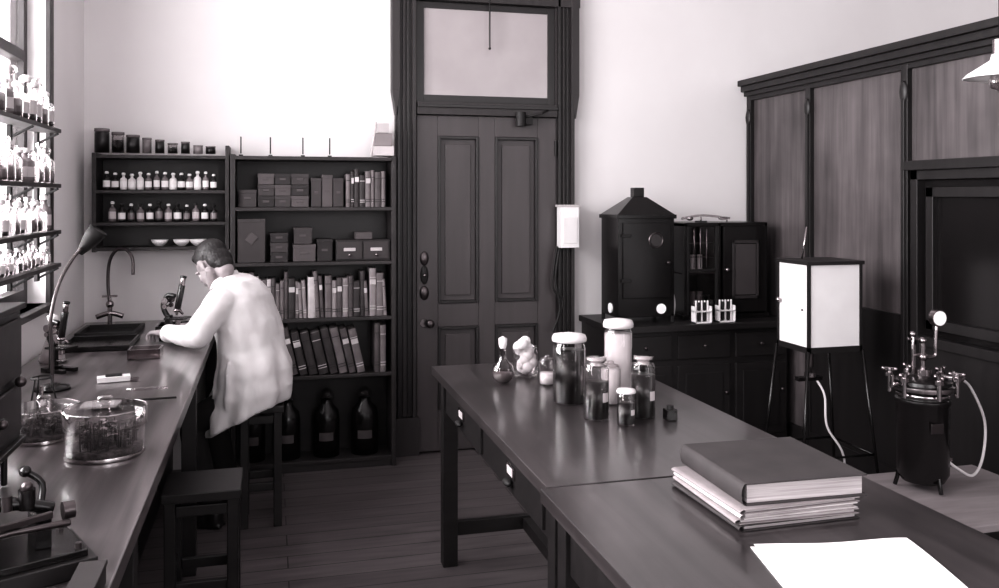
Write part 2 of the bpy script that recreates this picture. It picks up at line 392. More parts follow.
# ---------------------------------------------------------------- white paneled cabinet on iron stand
b=B('light_box_cabinet_on_stand')
x0,x1,ya,yb,z0,z1=2.65,2.97,3.885,4.17,.83,1.30
b.box((x0,ya,z0),(x1,yb,z0+.03),M_dark); b.box((x0-.008,ya-.008,z1-.018),(x1+.008,yb+.008,z1),M_dark)
for x in (x0,x1-.015):
    for y in (ya,yb-.015): b.box((x,y,z0),(x+.015,y+.015,z1-.01),M_dark)
b.box((x0+.015,ya+.006,z0+.03),(x1-.015,ya+.014,z1-.02),M_paper)
b.box((x0+.005,ya+.018,z0+.03),(x0+.013,yb-.018,z1-.02),M_paper)
b.box((x1-.013,ya+.018,z0+.03),(x1-.005,yb-.018,z1-.02),M_dark); b.box((x0+.018,yb-.013,z0+.03),(x1-.018,yb-.005,z1-.02),M_dark)
b.sph((x0-.01,yb-.03,1.08),.014,M_brass); b.sph((x0-.01,ya+.04,1.05),.006,M_gun)
b.tube([(x0+.10,yb-.08,z1),(x0+.13,yb-.08,z1+.17)],.005,M_steel)
for x,sx in ((x0,-1),(x1,1)):
    for y,sy in ((ya,-1),(yb,1)):
        b.tube([(x,y,z0+.01),(x+sx*.08,y+sy*.05,.01)],.008,M_black)
zz=.3; e=.045
for p,q in (((x0-e,ya-.03),(x1+e,ya-.03)),((x0-e,yb+.03),(x1+e,yb+.03)),((x0-e,ya-.03),(x0-e,yb+.03)),((x1+e,ya-.03),(x1+e,yb+.03))): b.tube([(*p,zz),(*q,zz)],.006,M_black)
b.cyl((2.74,4.0,.74),.016,.08,M_gun); b.cyl((2.74,4.0,.69),.03,.02,M_steel)
b.box((2.66,3.98,.67),(2.80,4.02,.69),M_black)
b.tube([(2.76,4.0,.69),(2.79,3.95,.6),(2.77,3.9,.45),(2.84,3.86,.3),(2.88,3.9,.02)],.006,M_rub,sub=6)
b.finish()

# ---------------------------------------------------------------- autoclave
b=B('instrument_plinth')
b.box((2.50,2.72,.355),(3.16,3.36,.385),M_board)
for x in (2.54,3.06):
    for y in (2.76,3.26): b.box((x,y,0),(x+.06,y+.06,.355),M_dark)
b.box((2.58,2.79,.28),(3.10,3.29,.35),M_dark)
b.finish(.004)
b=B('autoclave'); cx,cy,zb=2.70,3.14,.386
for i in range(3):
    a=i*2.094+.5
    b.tube([(cx+.09*math.cos(a),cy+.09*math.sin(a),zb+.10),(cx+.10*math.cos(a),cy+.10*math.sin(a),zb+.04),(cx+.11*math.cos(a),cy+.11*math.sin(a),zb+.006)],.009,M_black)
b.lathe([(.001,.03),(.085,.035),(.104,.07),(.106,.36),(.112,.37),(.112,.385),(.105,.39),(.105,.42),(.128,.425),(.128,.445),(.118,.45),(.118,.465),(.09,.475),(.001,.49)],(cx,cy,zb),M_black,n=36)
b.lathe([(.1295,.426),(.1305,.435),(.1295,.444)],(cx,cy,zb),M_brass,n=36)
b.lathe([(.107,.40),(.109,.405),(.107,.41)],(cx,cy,zb),M_steel,n=36)
for i in range(6):
    a=i*math.pi/3+.3; x=cx+.13*math.cos(a); y=cy+.13*math.sin(a)
    b.cyl((x,y,zb+.40),.010,.10,M_steel,n=10); b.cyl((x,y,zb+.468),.02,.016,M_brass,n=6)
    b.cb((x,y,zb+.498),(.055,.008,.014),M_brass,rz=a)
    b.sph((x+.025*math.cos(a),y+.025*math.sin(a),zb+.498),.009,M_brass); b.sph((x-.025*math.cos(a),y-.025*math.sin(a),zb+.498),.009,M_brass)
b.cyl((cx,cy,zb+.48),.035,.03,M_brass); b.cyl((cx,cy,zb+.51),.012,.12,M_brass)
b.sph((cx,cy,zb+.56),.02,M_brass); b.sph((cx,cy,zb+.63),.016,M_brass)
b.tube([(cx,cy,zb+.56),(cx+.06,cy,zb+.56),(cx+.065,cy,zb+.60),(cx+.07,cy,zb+.69)],.008,M_brass,sub=4)
b.cyl((cx+.07,cy-.02,zb+.725),.036,.028,M_brass,axis='Y'); b.cyl((cx+.07,cy-.023,zb+.725),.031,.004,M_dial,axis='Y')
b.tube([(cx-.05,cy,zb+.49),(cx-.05,cy,zb+.60),(cx-.05,cy,zb+.66)],.007,M_steel); b.sph((cx-.05,cy,zb+.66),.014,M_brass); b.cb((cx-.05,cy,zb+.64),(.05,.01,.01),M_brass)
b.tube([(cx-.05,cy,zb+.57),(cx,cy,zb+.57)],.006,M_brass)
b.tube([(cx+.1,cy,zb+.47),(cx+.19,cy-.02,zb+.46)],.012,M_steel); b.cb((cx+.17,cy-.02,zb+.48),(.07,.012,.012),M_steel,ry=.3)
b.tube([(cx-.1,cy,zb+.44),(cx-.17,cy-.02,zb+.46)],.010,M_steel); b.cb((cx-.17,cy-.02,zb+.47),(.012,.012,.05),M_steel)
b.tube([(cx+.10,cy-.02,zb+.12),(cx+.15,cy-.03,zb+.08),(cx+.24,cy-.02,zb+.04),(cx+.33,cy+.02,zb+.1),(cx+.36,cy+.04,zb+.25),(cx+.28,cy+.03,zb+.40),(cx+.18,cy-.02,zb+.46)],.006,M_rub,sub=8)
b.cyl((cx+.085,cy-.02,zb+.12),.012,.04,M_brass,axis='X')
b.cb((cx-.02,cy-.107,zb+.28),(.06,.006,.04),M_gun)
b.finish(.0015)

# ---------------------------------------------------------------- tables
def lab_table(name,x0,x1,y0,y1,z,drawers):
    b=B(name)
    b.box((x0,y0,z-.035),(x1,y1,z),M_top2)
    L=.065; i=.035
    for x in (x0+i,x1-i-L):
        for y in (y0+i,y1-i-L): b.box((x,y,0),(x+L,y+L,z-.035),M_dark)
    b.box((x0+i+.012,y0+i+L,z-.19),(x0+i+.035,y1-i-L,z-.035),M_dark); b.box((x1-i-.035,y0+i+L,z-.19),(x1-i-.012,y1-i-L,z-.035),M_dark)
    b.box((x0+i+L,y0+i+.012,z-.19),(x1-i-L,y0+i+.035,z-.035),M_dark); b.box((x0+i+L,y1-i-.035,z-.19),(x1-i-L,y1-i-.012,z-.035),M_dark)
    b.box((x0+i+L,y1-i-L+.015,.13),(x1-i-L,y1-i-.015,.19),M_dark); b.box((x0+i+L,y0+i+.015,.13),(x1-i-L,y0+i+L-.015,.19),M_dark)
    xm=(x0+x1)/2; b.box((xm-.025,y0+i+L,.135),(xm+.025,y1-i-L,.185),M_dark)
    for a,c in drawers:
        b.box((x0+i+.002,a,z-.175),(x0+i+.014,c,z-.05),M_dark)
        m=(a+c)/2
        b.box((x0+i-.004,m-.045,z-.125),(x0+i+.003,m+.045,z-.085),M_brass); b.box((x0+i-.006,m-.03,z-.118),(x0+i-.003,m+.03,z-.092),M_label)
        b.sph((x0+i-.012,m,z-.14),(.014,.03,.012),M_blackm)
    return b.finish(.005)
ZT2=.87
lab_table('laboratory_table',.70,1.55,2.175,3.86,ZT2,[(2.33,2.97),(3.07,3.70)])
lab_table('laboratory_table',.68,1.56,.35,2.165,ZT2,[(.5,1.2),(1.3,2.0)])

# ---------------------------------------------------------------- left bench
b=B('laboratory_bench')
b.box((-1.04,.35,.855),(-.29,YB-.01,.90),M_top)
b.box((-1.04,.45,.01),(-.56,YB-.02,.855),M_dark)
for i in range(7):
    y=.55+i*.7
    b.box((-.56,y,.12),(-.548,y+.62,.62),M_dark); b.box((-.55,y+.07,.19),(-.542,y+.55,.55),M_post)
    b.box((-.56,y,.66),(-.548,y+.62,.82),M_dark); b.sph((-.538,y+.31,.74),.014,M_gun)
for y in (.45,2.2,3.95,5.4): b.box((-.37,y,.0),(-.31,y+.06,.855),M_dark)
b.box((-.36,.5,.78),(-.33,YB-.1,.855),M_dark)
b.finish(.004)

# ---------------------------------------------------------------- bookcase
b=B('bookcase')
x0,x1,ya,yb=-.225,.738,5.27,YB-.008
sh=[.065,.57,.91,1.245,1.57,1.87]
b.box((x0,ya,0),(x0+.028,yb,1.88),M_shelf); b.box((x1-.028,ya,0),(x1,yb,1.88),M_shelf); b.box((x0+.028,yb-.012,0),(x1-.028,yb,1.87),M_dark)
for z in sh: b.box((x0+.028,ya+(0 if z<1.8 else -.01),z-.022),(x1-.028,yb-.012,z),M_shelf)
b.box((x0+.028,ya+.01,0),(x1-.028,ya+.03,.043),M_shelf)
b.finish(.003)
b=B('reagent_shelf')
lx0,lx1,lya=-.97,-.232,5.30
ls=[1.345,1.487,1.67,1.87]
b.box((lx0,lya,1.32),(lx0+.022,yb,1.88),M_shelf); b.box((lx1-.022,lya,1.32),(lx1,yb,1.93),M_shelf); b.box((lx0+.022,yb-.01,1.32),(lx1-.022,yb,1.86),M_dark)
for z in ls: b.box((lx0+.022,lya,z-.02),(lx1-.022,yb-.01,z),M_shelf)
b.finish(.003)

def books(name,x0,x1,y,z,hmin,hmax,dep,tones,lean_at=None,tmin=.018,tmax=.045):
    b=B(name); x=x0
    while x<x1-.02:
        t=random.uniform(tmin,tmax); h=random.uniform(hmin,hmax)
        if x+t>x1: break
        m=M_bk[random.choice(tones)]
        lean=random.choice([0,0,0,.0,.06]) if lean_at is None else lean_at
        b.at((x,y,z),ry=-lean)
        dd=dep*random.uniform(.9,1)
        b.box((0,.0,0),(.003,dd,h),m); b.box((t-.003,0,0),(t,dd,h),m)
        vs=[];n=6
        for k in range(n+1):
            a=math.pi*k/n
            xx=t/2-t/2*math.cos(a); yy=-.008*math.sin(a)
            vs+= [(xx,yy,0),(xx,yy,h)]
        b.add(vs,[(2*k,2*k+2,2*k+3,2*k+1) for k in range(n)],m,True)
        b.box((.003,.0,.004),(t-.003,dd-.006,h-.005),M_pages)
        mb=M_bk[5] if random.random()<.3 else M_bk[0]
        for zz in (.14,.2,.8): 
            b.box((.002,-.0095,h*zz),(t-.002,-.004,h*zz+.004),mb)
        if random.random()<.25: b.box((.003,-.0098,h*.66),(t-.003,-.004,h*.66+.03),M_bk[5])
        x+=t+.0015+h*math.sin(lean)*.12
    b.at(); return b.finish()
books('book_row',.44,.70,5.30,1.571,.19,.235,.15,[1,2,3])
books('book_row',-.19,.70,5.30,.911,.20,.29,.17,[2,3,3,4,2,4,1,5])
books('book_row',.06,.58,5.29,.571,.25,.29,.2,[1,2,2,3],lean_at=.22,tmin=.035,tmax=.06)
books('book_row',.61,.70,5.29,.571,.28,.30,.2,[2,3],tmin=.03,tmax=.05)
books('book_row',-.19,.04,5.29,.571,.2,.27,.2,[1,2])
def cbx(b,a,c,m,lab=True):
    b.box(a,c,m); b.box((a[0]-.002,a[1]-.002,c[2]-.02),(c[0]+.002,c[1],c[2]+.001),m)
    if lab:
        xm=(a[0]+c[0])/2; zm=(a[2]+c[2])/2; w=(c[0]-a[0])*.2
        b.box((xm-w,a[1]-.003,zm-.006),(xm+w,a[1],zm+.008),M_card[2])
b=B('specimen_box_stack')
z=1.572
cbx(b,(-.18,5.31,z),(-.08,5.45,z+.10),M_card[1])
for i,(xa,xb) in enumerate(((-.07,.02),(.025,.115),(.12,.22))):
    for k in range(3): cbx(b,(xa,5.30,z+k*.066),(xb,5.45,z+k*.066+.063),M_card[(i+k)%3])
for i in range(3): cbx(b,(.235+i*.065,5.31,z),(.295+i*.065,5.45,z+.17+.02*(i%2)),M_card[1+(i%2)])
b.finish(.002)
b=B('specimen_box_stack'); z=1.247
cbx(b,(-.185,5.285,z),(-.03,5.45,z+.255),M_card[1],False); b.cb((-.107,5.282,z+.14),(.05,.004,.06),M_card[2],ry=.7)
for k in range(3): cbx(b,(.0,5.30,z+k*.058),(.10,5.45,z+k*.058+.055),M_card[(k)%2])
cbx(b,(.13,5.30,z),(.26,5.45,z+.10),M_card[2]); cbx(b,(.135,5.30,z+.105),(.24,5.45,z+.20),M_card[1]); cbx(b,(.27,5.31,z),(.36,5.45,z+.13),M_card[0])
b.finish(.002)
b=B('index_drawer_cabinet')
b.box((.38,5.29,z),(.705,5.46,z+.125),M_card[0])
for x in (.385,.545):
    b.box((x,5.283,z+.01),(x+.15,5.291,z+.115),M_card[1]); b.box((x+.04,5.279,z+.058),(x+.11,5.284,z+.078),M_label); b.sph((x+.075,5.277,z+.035),.009,M_brass)
b.box((.50,5.32,z+.127),(.60,5.42,z+.17),M_card[2])
b.finish(.002)

def bottle(b,x,y,z,r,h,mbody,mcap,n=12,lab=None):
    b.lathe([(.001,0),(r*.95,0),(r,.01*h/.1),(r,.58*h),(r*.8,.66*h),(r*.38,.72*h),(r*.36,.84*h),(r*.5,.86*h)],(x,y,z),mbody,n)
    b.lathe([(r*.34,.84*h),(r*.55,.88*h),(r*.55,.95*h),(r*.3,h),(.001,h)],(x,y,z),mcap,n)
    if lab: b.lathe([(r*1.02,.15*h),(r*1.02,.5*h)],(x,y,z),lab,8,a0=-math.pi*.9,a1=-math.pi*.1)
b=B('reagent_bottle_row')
x=-.90
while x<-.30:
    bottle(b,x,5.35,1.672,.020*random.uniform(.85,1.05),.108*random.uniform(.85,1.05),random.choice([M_liqw,M_liqg,M_liqd]),M_white,lab=M_paper); x+=.0445
b.finish()
b=B('reagent_bottle_row')
x=-.87; i=0
while x<-.28:
    bottle(b,x,5.35,1.489,.020*random.uniform(.9,1.1),.115*random.uniform(.85,1.05),[M_liqg,M_liqd,M_liqd][i%3],[M_white,M_blackm][i%2],lab=[M_label,M_paper,M_liqg][i%3]); x+=.05; i+=1
b.finish()
b=B('specimen_jar_row')
for i,(x,r,h) in enumerate(((-.93,.040,.14),(-.845,.034,.12),(-.765,.036,.105),(-.69,.025,.09),(-.62,.025,.08),(-.55,.028,.06),(-.48,.024,.07),(-.41,.026,.05),(-.34,.028,.045))):
    b.lathe([(.001,0),(r,0),(r,h*.82),(r*.9,h*.84)],(x,5.38,1.884),[M_liqd,M_glass3,M_liqd,M_liqg][i%4],14); b.lathe([(.001,.002),(r*.9,.002),(r*.9,h*.6),(.001,h*.6)],(x,5.38,1.884),M_liqd,14); b.lathe([(r*.95,h*.84),(r*1.04,h*.86),(r*1.04,h*.98),(.001,h)],(x,5.38,1.884),M_liqg,14)
b.finish()
for i,x in enumerate((-.62,-.50,-.41)):
    b=B('evaporating_dish'); b.lathe([(.001,0),(.018,0),(.04,.02),(.048,.038),(.045,.038),(.03,.015),(.001,.008)],(x,5.37,1.346),M_white,20); b.finish()
b=B('glass_rod_set')
for x in (-.17,0.0,.19,.35): b.tube([(x,5.4,1.89),(x,5.4,1.99)],.004,M_blackm); b.cyl((x,5.4,1.871),.012,.012,M_blackm,n=12)
b.finish()
b=B('paper_box_stack')
b.box((.605,5.30,1.882),(.73,5.45,1.94),M_label); b.box((.62,5.31,1.942),(.72,5.45,2.02),M_card[3]); b.box((.63,5.31,2.022),(.70,5.44,2.08),M_label)
b.tube([(.595,5.33,1.885),(.625,5.33,2.09)],.005,M_label)
b.finish(.002)
for x,r in ((-.10,.07),(.10,.075),(.33,.078),(.56,.082)):
    b=B('stoppered_carboy'); zz=.066
    b.lathe([(.001,0),(r,0),(r,.22),(r*.9,.27),(r*.45,.31),(r*.42,.335)],(x,5.385,zz),M_black,24)
    b.lathe([(r*.6,.335),(r*.6,.35),(r*.5,.38),(r*.2,.40),(.001,.405)],(x,5.385,zz),M_glass2,20)
    b.lathe([(r*1.01,.10),(r*1.01,.15)],(x,5.385,zz),M_bk[2],8,a0=-math.pi*.7,a1=-math.pi*.35)
    b.finish()

# ---------------------------------------------------------------- window bottle shelves
b=B('window_bottle_shelf')
zs=[1.33,1.48,1.69,1.94]
for z in zs:
    b.box((-1.025,3.0,z-.018),(-.925,4.36,z),M_case)
    for y in (3.05,3.9,4.33):
        b.box((-1.027,y-.012,z-.08),(-1.01,y+.012,z-.018),M_blackm); b.cb((-.975,y,z-.045),(.10,.012,.01),M_blackm,ry=-.5)
b.box((-1.028,4.31,1.25),(-1.012,4.35,2.1),M_case); b.box((-1.028,3.03,1.25),(-1.012,3.07,2.1),M_case)
b.finish(.002)
specs=[(1.33,.10,.024),(1.48,.16,.036),(1.69,.18,.040),(1.94,.20,.047)]
for z,h,r in specs:
    b=B('glass_bottle_row'); y=3.08
    while y<4.31:
        hh=h*random.uniform(.7,1.05); rr=r*random.uniform(.8,1.0)
        k=random.random()
        m=M_glass3 if k<.85 else M_liqg
        bottle(b,-.974,y,z+.001,rr,hh,m,M_glass3 if k<.5 else M_cork,14)
        if k<.85 and k>.2: b.lathe([(.001,.004),(rr*.9,.004),(rr*.9,hh*.35),(.001,hh*.35)],(-.974,y,z+.001),M_liqg if k<.5 else M_liqd,12)
        if k>.6: b.lathe([(rr*1.02,.15*hh),(rr*1.02,.45*hh)],(-.974,y,z+.001),M_label,6,a0=-math.pi*.5,a1=-.1)
        y+=rr*2+random.uniform(.01,.03)
    b.finish()

# ---------------------------------------------------------------- jars on table
def jar(name,x,y,r,h,fill,ff,lid='glass',z=ZT2,lab=True):
    b=B(name); z=z+.001
    b.lathe([(.001,.003),(r*.96,.0),(r,.008),(r,h*.80),(r*.9,h*.86),(r*.86,h*.89)],(x,y,z),M_glass2,28)
    if fill: b.lathe([(.001,.006),(r*.97,.006),(r*.97,h*ff),(.001,h*ff)],(x,y,z),fill,24)
    if lid=='glass': b.lathe([(r*.9,h*.88),(r*1.06,h*.89),(r*1.08,h*.93),(r*1.0,h*.98),(r*.5,h),(.001,h)],(x,y,z),M_cork,28)
    elif lid=='knob': b.lathe([(r*.55,h*.84),(r*.8,h*.87),(r*.8,h*.9),(r*.3,h*.92),(r*.35,h*.97),(.001,h)],(x,y,z),M_glass2,24)
    elif lid=='stop':
        b.lathe([(r*.86,h*.86),(r*.9,h*.88),(r*.55,h*.89),(r*.5,h*.93),(r*.8,h*.95),(r*.8,h),(.001,h)],(x,y,z),M_glass3,24)
        b.lathe([(r*.5,h*.87),(r*.5,h*.94),(r*.75,h*.955),(r*.75,h*.99),(.001,h*.995)],(x,y,z),M_liqw,20)
    if lab: b.lathe([(r*1.01,h*.3),(r*1.01,h*.45)],(x,y,z),M_label,8,a0=-math.pi*.45,a1=-math.pi*.25)
    return b.finish()
jar('specimen_jar',1.070,3.05,.060,.255,M_liqd,.76,lab=False)
jar('specimen_jar',1.31,3.16,.055,.285,M_liqw,.80,lab=False)
jar('specimen_jar',1.08,2.80,.044,.21,M_liqd,.60,'stop')
jar('specimen_jar',1.245,2.78,.042,.21,M_liqd,.70,'stop')
jar('specimen_jar',1.148,2.70,.030,.12,M_liqd,.6)
jar('specimen_jar',1.085,3.36,.032,.12,M_liqw,.4,'knob',lab=False)
jar('specimen_jar',1.21,2.99,.036,.16,M_liqw,.8,'knob',lab=False)
b=B('round_flask')
b.lathe([(.001,.0),(.025,.002),(.042,.02),(.047,.045),(.04,.07),(.02,.09),(.013,.105),(.012,.15),(.016,.153)],(.92,3.44,ZT2+.001),M_glass3,24)
b.lathe([(.001,.004),(.025,.006),(.041,.024),(.045,.045),(.001,.046)],(.92,3.44,ZT2+.001),M_liqg,24)
b.lathe([(.012,.14),(.017,.155),(.018,.18),(.001,.19)],(.92,3.44,ZT2+.001),M_paper,14); b.finish()
b=B('cotton_plugged_beaker')
b.lathe([(.001,0),(.05,.0),(.055,.01),(.052,.12),(.056,.125)],(1.045,3.54,ZT2+.001),M_glass2,24)
for i in range(22): 
    a=i*2.4; b.sph((1.045+.030*math.cos(a)*(i%3)*.5,3.54+.030*math.sin(a)*(i%3)*.5,ZT2+.032+i*.0055),.024,M_paper,n=10,k=7)
b.finish()
b=B('ink_bottle'); b.box((1.298,2.70,ZT2+.001),(1.336,2.738,ZT2+.039),M_black); b.cyl((1.317,2.719,ZT2+.038),.012,.012,M_blackm); b.finish(.003)

# ---------------------------------------------------------------- books + paper on the near table
def flatbook(b,x0,x1,y0,y1,z,t,m,rz=0,cov=.004):
    cx,cy=(x0+x1)/2,(y0+y1)/2; w,d=(x1-x0),(y1-y0)
    b.at((cx,cy,z),rz=rz)
    b.box((-w/2,-d/2,0),(w/2,d/2,cov),m); b.box((-w/2,-d/2,t-cov),(w/2,d/2,t),m)
    b.box((-w/2+.006,-d/2+.008,cov),(w/2-.008,d/2-.008,t-cov),M_pages)
    vs=[];n=8
    for k in range(n+1):
        a=-math.pi/2+math.pi*k/n
        vs+=[(-w/2-.012*math.cos(a),-d/2,t/2+t/2*math.sin(a)),(-w/2-.012*math.cos(a),d/2,t/2+t/2*math.sin(a))]
    b.add(vs,[(2*k,2*k+1,2*k+3,2*k+2) for k in range(n)],m,True)
    b.at()
b=B('book_stack')
z=ZT2+.001
for t,m,w,rz in ((.013,M_bk[1],0,.02),(.012,M_bk[4],.0,-.02),(.012,M_bk[5],-.005,.01),(.011,M_bk[4],.0,0.03)):
    flatbook(b,1.035-w,1.345+w,1.77,2.10,z,t,m,rz,.002); z+=t+.0005
flatbook(b,1.06,1.375,1.78,2.11,z,.052,M_bk[1],-.03)
b.finish(.0015)
b=B('paper_sheets')
b.at((1.14,1.46,ZT2+.001),rz=-.22)
n=12; vs=[];fs=[]
for i in range(n+1):
    for j in range(n+1):
        u,v=i/n,j/n; vs.append((-.17+.34*u,-.2+.4*v,.003+.010*math.sin(u*3+v*2)**2*(u)))
for i in range(n):
    for j in range(n): fs.append((i*(n+1)+j,(i+1)*(n+1)+j,(i+1)*(n+1)+j+1,i*(n+1)+j+1))
b.add(vs,fs,M_paper,True); b.box((-.18,-.19,0),(.15,.19,.0015),M_paper); b.at(); b.finish()

# ---------------------------------------------------------------- bench items
def microscope(name,loc,rz,s):
    b=B(name); b.at(loc,rz=rz,sc=s)
    b.box((-.07,-.05,0),(-.03,.05,.022),M_black); b.box((-.04,-.05,0),(.065,-.022,.018),M_black); b.box((-.04,.022,0),(.065,.05,.018),M_black)
    b.box((-.055,-.016,.02),(-.025,.016,.135),M_black)
    b.tube([(-.04,0,.12),(-.065,0,.16),(-.07,0,.20),(-.045,0,.24),(-.005,0,.235)],[.014,.014,.013,.013,.014],M_black,sub=5)
    b.cb((.01,0,.12),(.11,.10,.009),M_black); b.cb((.01,0,.128),(.075,.025,.002),M_glass)
    b.tube([(.008,0,.165),(.018,0,.215),(.034,0,.295)],.0165,M_black,n=16); b.tube([(.034,0,.295),(.041,0,.335)],.0135,M_brass,n=16); b.tube([(.041,0,.335),(.043,0,.345)],.0165,M_black,n=16)
    b.sph((.007,0,.162),(.022,.022,.012),M_brass); b.tube([(.006,0,.16),(.004,0,.134)],[.010,.006],M_brass); b.tube([(.014,.01,.16),(.03,.022,.138)],[.009,.006],M_brass)
    for z,r in ((.215,.018),(.185,.012)):
        b.cyl((-.045,-.042,z),r,.012,M_brass,axis='Y'); b.cyl((-.045,.03,z),r,.012,M_brass,axis='Y'); b.tube([(-.045,-.03,z),(-.045,.03,z)],.006,M_brass)
    b.cyl((.01,0,.085),.014,.03,M_brass); b.lathe([(.001,0),(.024,.002),(.024,.006),(.001,.006)],(.01,0,.055),M_steel,20,axis='Z')
    b.tube([(-.03,0,.055),(-.01,0,.05),(.01,0,.052)],.004,M_brass)
    b.at(); return b.finish(.002)
microscope('microscope',(-.465,4.70,.901),-.35,.95)
microscope('microscope',(-.85,3.98,.901),-.6,.85)

b=B('gooseneck_lamp')
bx,by=-.80,3.62
b.lathe([(.001,.02),(.03,.02),(.06,.012),(.065,0),(.001,0)][::-1],(bx,by,.901),M_black,24)
b.tube([(bx,by,.915),(bx,by,1.05),(bx-.005,by,1.17),(bx+.02,by+.02,1.30),(bx+.06,by+.05,1.39),(bx+.09,by+.06,1.43)],.0065,M_gun,sub=8)
b.at((bx+.125,by+.08,1.47),ry=.65+math.pi)
b.lathe([(.012,.075),(.018,.055),(.026,.03),(.034,-.01),(.037,-.04),(.033,-.04),(.028,-.01),(.018,.03),(.001,.045)],(0,0,0),M_blackm,24)
b.sph((0,0,-.015),.022,M_liqg)
b.at()
b.finish()
b=B('water_tap')
x,y=-.87,5.27
b.cyl((x,y,.901),.03,.02,M_brass); b.cyl((x,y,.92),.013,.1,M_brass); b.sph((x,y,1.03),.022,M_brass); b.cb((x,y,1.075),(.08,.014,.012),M_brass); b.cyl((x,y,1.03),.008,.045,M_brass)
b.tube([(x,y,1.02),(x-.01,y,1.15),(x,y-.01,1.27),(x+.04,y-.03,1.335),(x+.09,y-.06,1.34),(x+.13,y-.09,1.29),(x+.135,y-.10,1.20)],.009,M_gun,sub=8)
b.tube([(x-.07,y,.96),(x,y,.98),(x+.07,y,.96)],.014,M_brass,sub=4)
b.finish()
b=B('lead_sink')
x0,x1,ya,yb=-.98,-.68,4.90,5.22
b.box((x0,ya,.901),(x1,ya+.02,.925),M_blackm); b.box((x0,yb-.02,.901),(x1,yb,.925),M_blackm); b.box((x0,ya+.02,.901),(x0+.02,yb-.02,.925),M_blackm); b.box((x1-.02,ya+.02,.901),(x1,yb-.02,.925),M_blackm); b.box((x0+.02,ya+.02,.901),(x1-.02,yb-.02,.904),M_void)
b.finish(.002)
def tray(name,x0,x1,ya,yb,m,h=.025):
    b=B(name); z=.901
    b.box((x0,ya,z),(x1,yb,z+.005),m)
    b.box((x0,ya,z),(x1,ya+.01,z+h),m); b.box((x0,yb-.01,z),(x1,yb,z+h),m); b.box((x0,ya+.01,z),(x0+.01,yb-.01,z+h),m); b.box((x1-.01,ya+.01,z),(x1,yb-.01,z+h),m)
    b.finish(.002)
tray('dissecting_tray',-.97,-.65,4.45,4.80,M_black)
tray('staining_dish',-.62,-.48,4.18,4.30,M_glass3,.045)
tray('staining_dish',-.60,-.38,5.0,5.2,M_black,.03)
def culture(name,x,y,r,h):
    b=B(name); z=.902
    b.lathe([(.001,.0),(r*.97,.0),(r,.006),(r,h*.85),(r*1.02,h*.86)],(x,y,z),M_glass2,48)
    b.lathe([(r*1.05,h*.62),(r*1.05,h*.98),(r*1.0,h)],(x,y,z),M_glass2,48)
    b.lathe([(r*1.0,h),(.001,h*1.0)],(x,y,z),M_glass,48,smooth=False)
    b.lathe([(r*1.06,h*.985),(r*1.07,h*.995),(r*1.055,h*1.0)],(x,y,z),M_steel,48)
    b.lathe([(r*1.005,.0),(r*1.012,.006),(r*1.005,.010)],(x,y,z),M_steel,48)
    b.lathe([(.012,h),(.014,h+.012),(.022,h+.022),(.018,h+.032),(.001,h+.034)],(x,y,z),M_glass2,16)
    for i in range(80):
        a=random.uniform(0,6.28); q=r*.78*math.sqrt(random.random()); s=random.uniform(.018,.034)
        bx,by=x+q*math.cos(a),y+q*math.sin(a); zz=z+h*.3+random.uniform(0.05,.5)*h
        b.tube([(bx,by,z+.02),(bx+random.uniform(-.004,.004),by,zz)],.0016,M_leaf,n=5)
        for k in range(3):
            b.leaf((bx,by,zz-.010*k),s*.7,s*.5,random.uniform(0,6.28),random.uniform(-.7,.3),M_leaf if random.random()<.88 else M_leafl)
    b.lathe([(.001,.006),(r*.94,.006),(r*.94,h*.18),(.001,h*.2)],(x,y,z),M_moss,30)
    b.finish()
culture('glass_culture_dish',-.455,2.68,.106,.13)
culture('glass_culture_dish',-.665,2.90,.095,.095)
b=B('slide_box')
b.cb((-.60,3.72,.912),(.12,.05,.02),M_paper,rz=.2); b.cb((-.60,3.72,.925),(.06,.03,.008),M_blackm,rz=.2); b.cb((-.52,3.70,.909),(.03,.02,.015),M_brass)
b.finish(.001)
b=B('glass_plate_stack')
b.cb((-.58,3.28,.905),(.16,.12,.006),M_glass2,rz=.15); b.cb((-.57,3.27,.911),(.12,.10,.005),M_paper,rz=-.05); b.tube([(-.52,3.50,.908),(-.38,3.52,.908)],.006,M_glass2); b.tube([(-.48,3.24,.925),(-.33,3.34,.906)],.004,M_blackm)
b.finish()
b=B('conical_flask')
for x,y,s in ((-.93,4.22,1.2),):
    b.lathe([(.001,0),(.045*s,0),(.048*s,.01),(.016*s,.11*s),(.015*s,.15*s),(.019*s,.153*s)],(x,y,.901),M_glass3,24); b.lathe([(.001,.003),(.044*s,.003),(.03*s,.06*s),(.001,.06*s)],(x,y,.901),M_liqw,20)
    b.lathe([(.015*s,.15*s),(.02*s,.17*s),(.001,.18*s)],(x,y,.901),M_paper,14)
b.finish()
b=B('bunsen_stand')
X_,Y_=-.77,3.33
for a in (0,2.1,4.2): b.tube([(X_+.05*math.cos(a),Y_+.05*math.sin(a),.907),(X_+.03*math.cos(a),Y_+.03*math.sin(a),1.0)],.003,M_blackm)
b.lathe([(.035,0),(.035,.005),(.03,.005)],(X_,Y_,1.0),M_blackm,16); b.cyl((X_,Y_,.903),.022,.01,M_brass); b.cyl((X_,Y_,.913),.007,.06,M_brass)
b.finish()

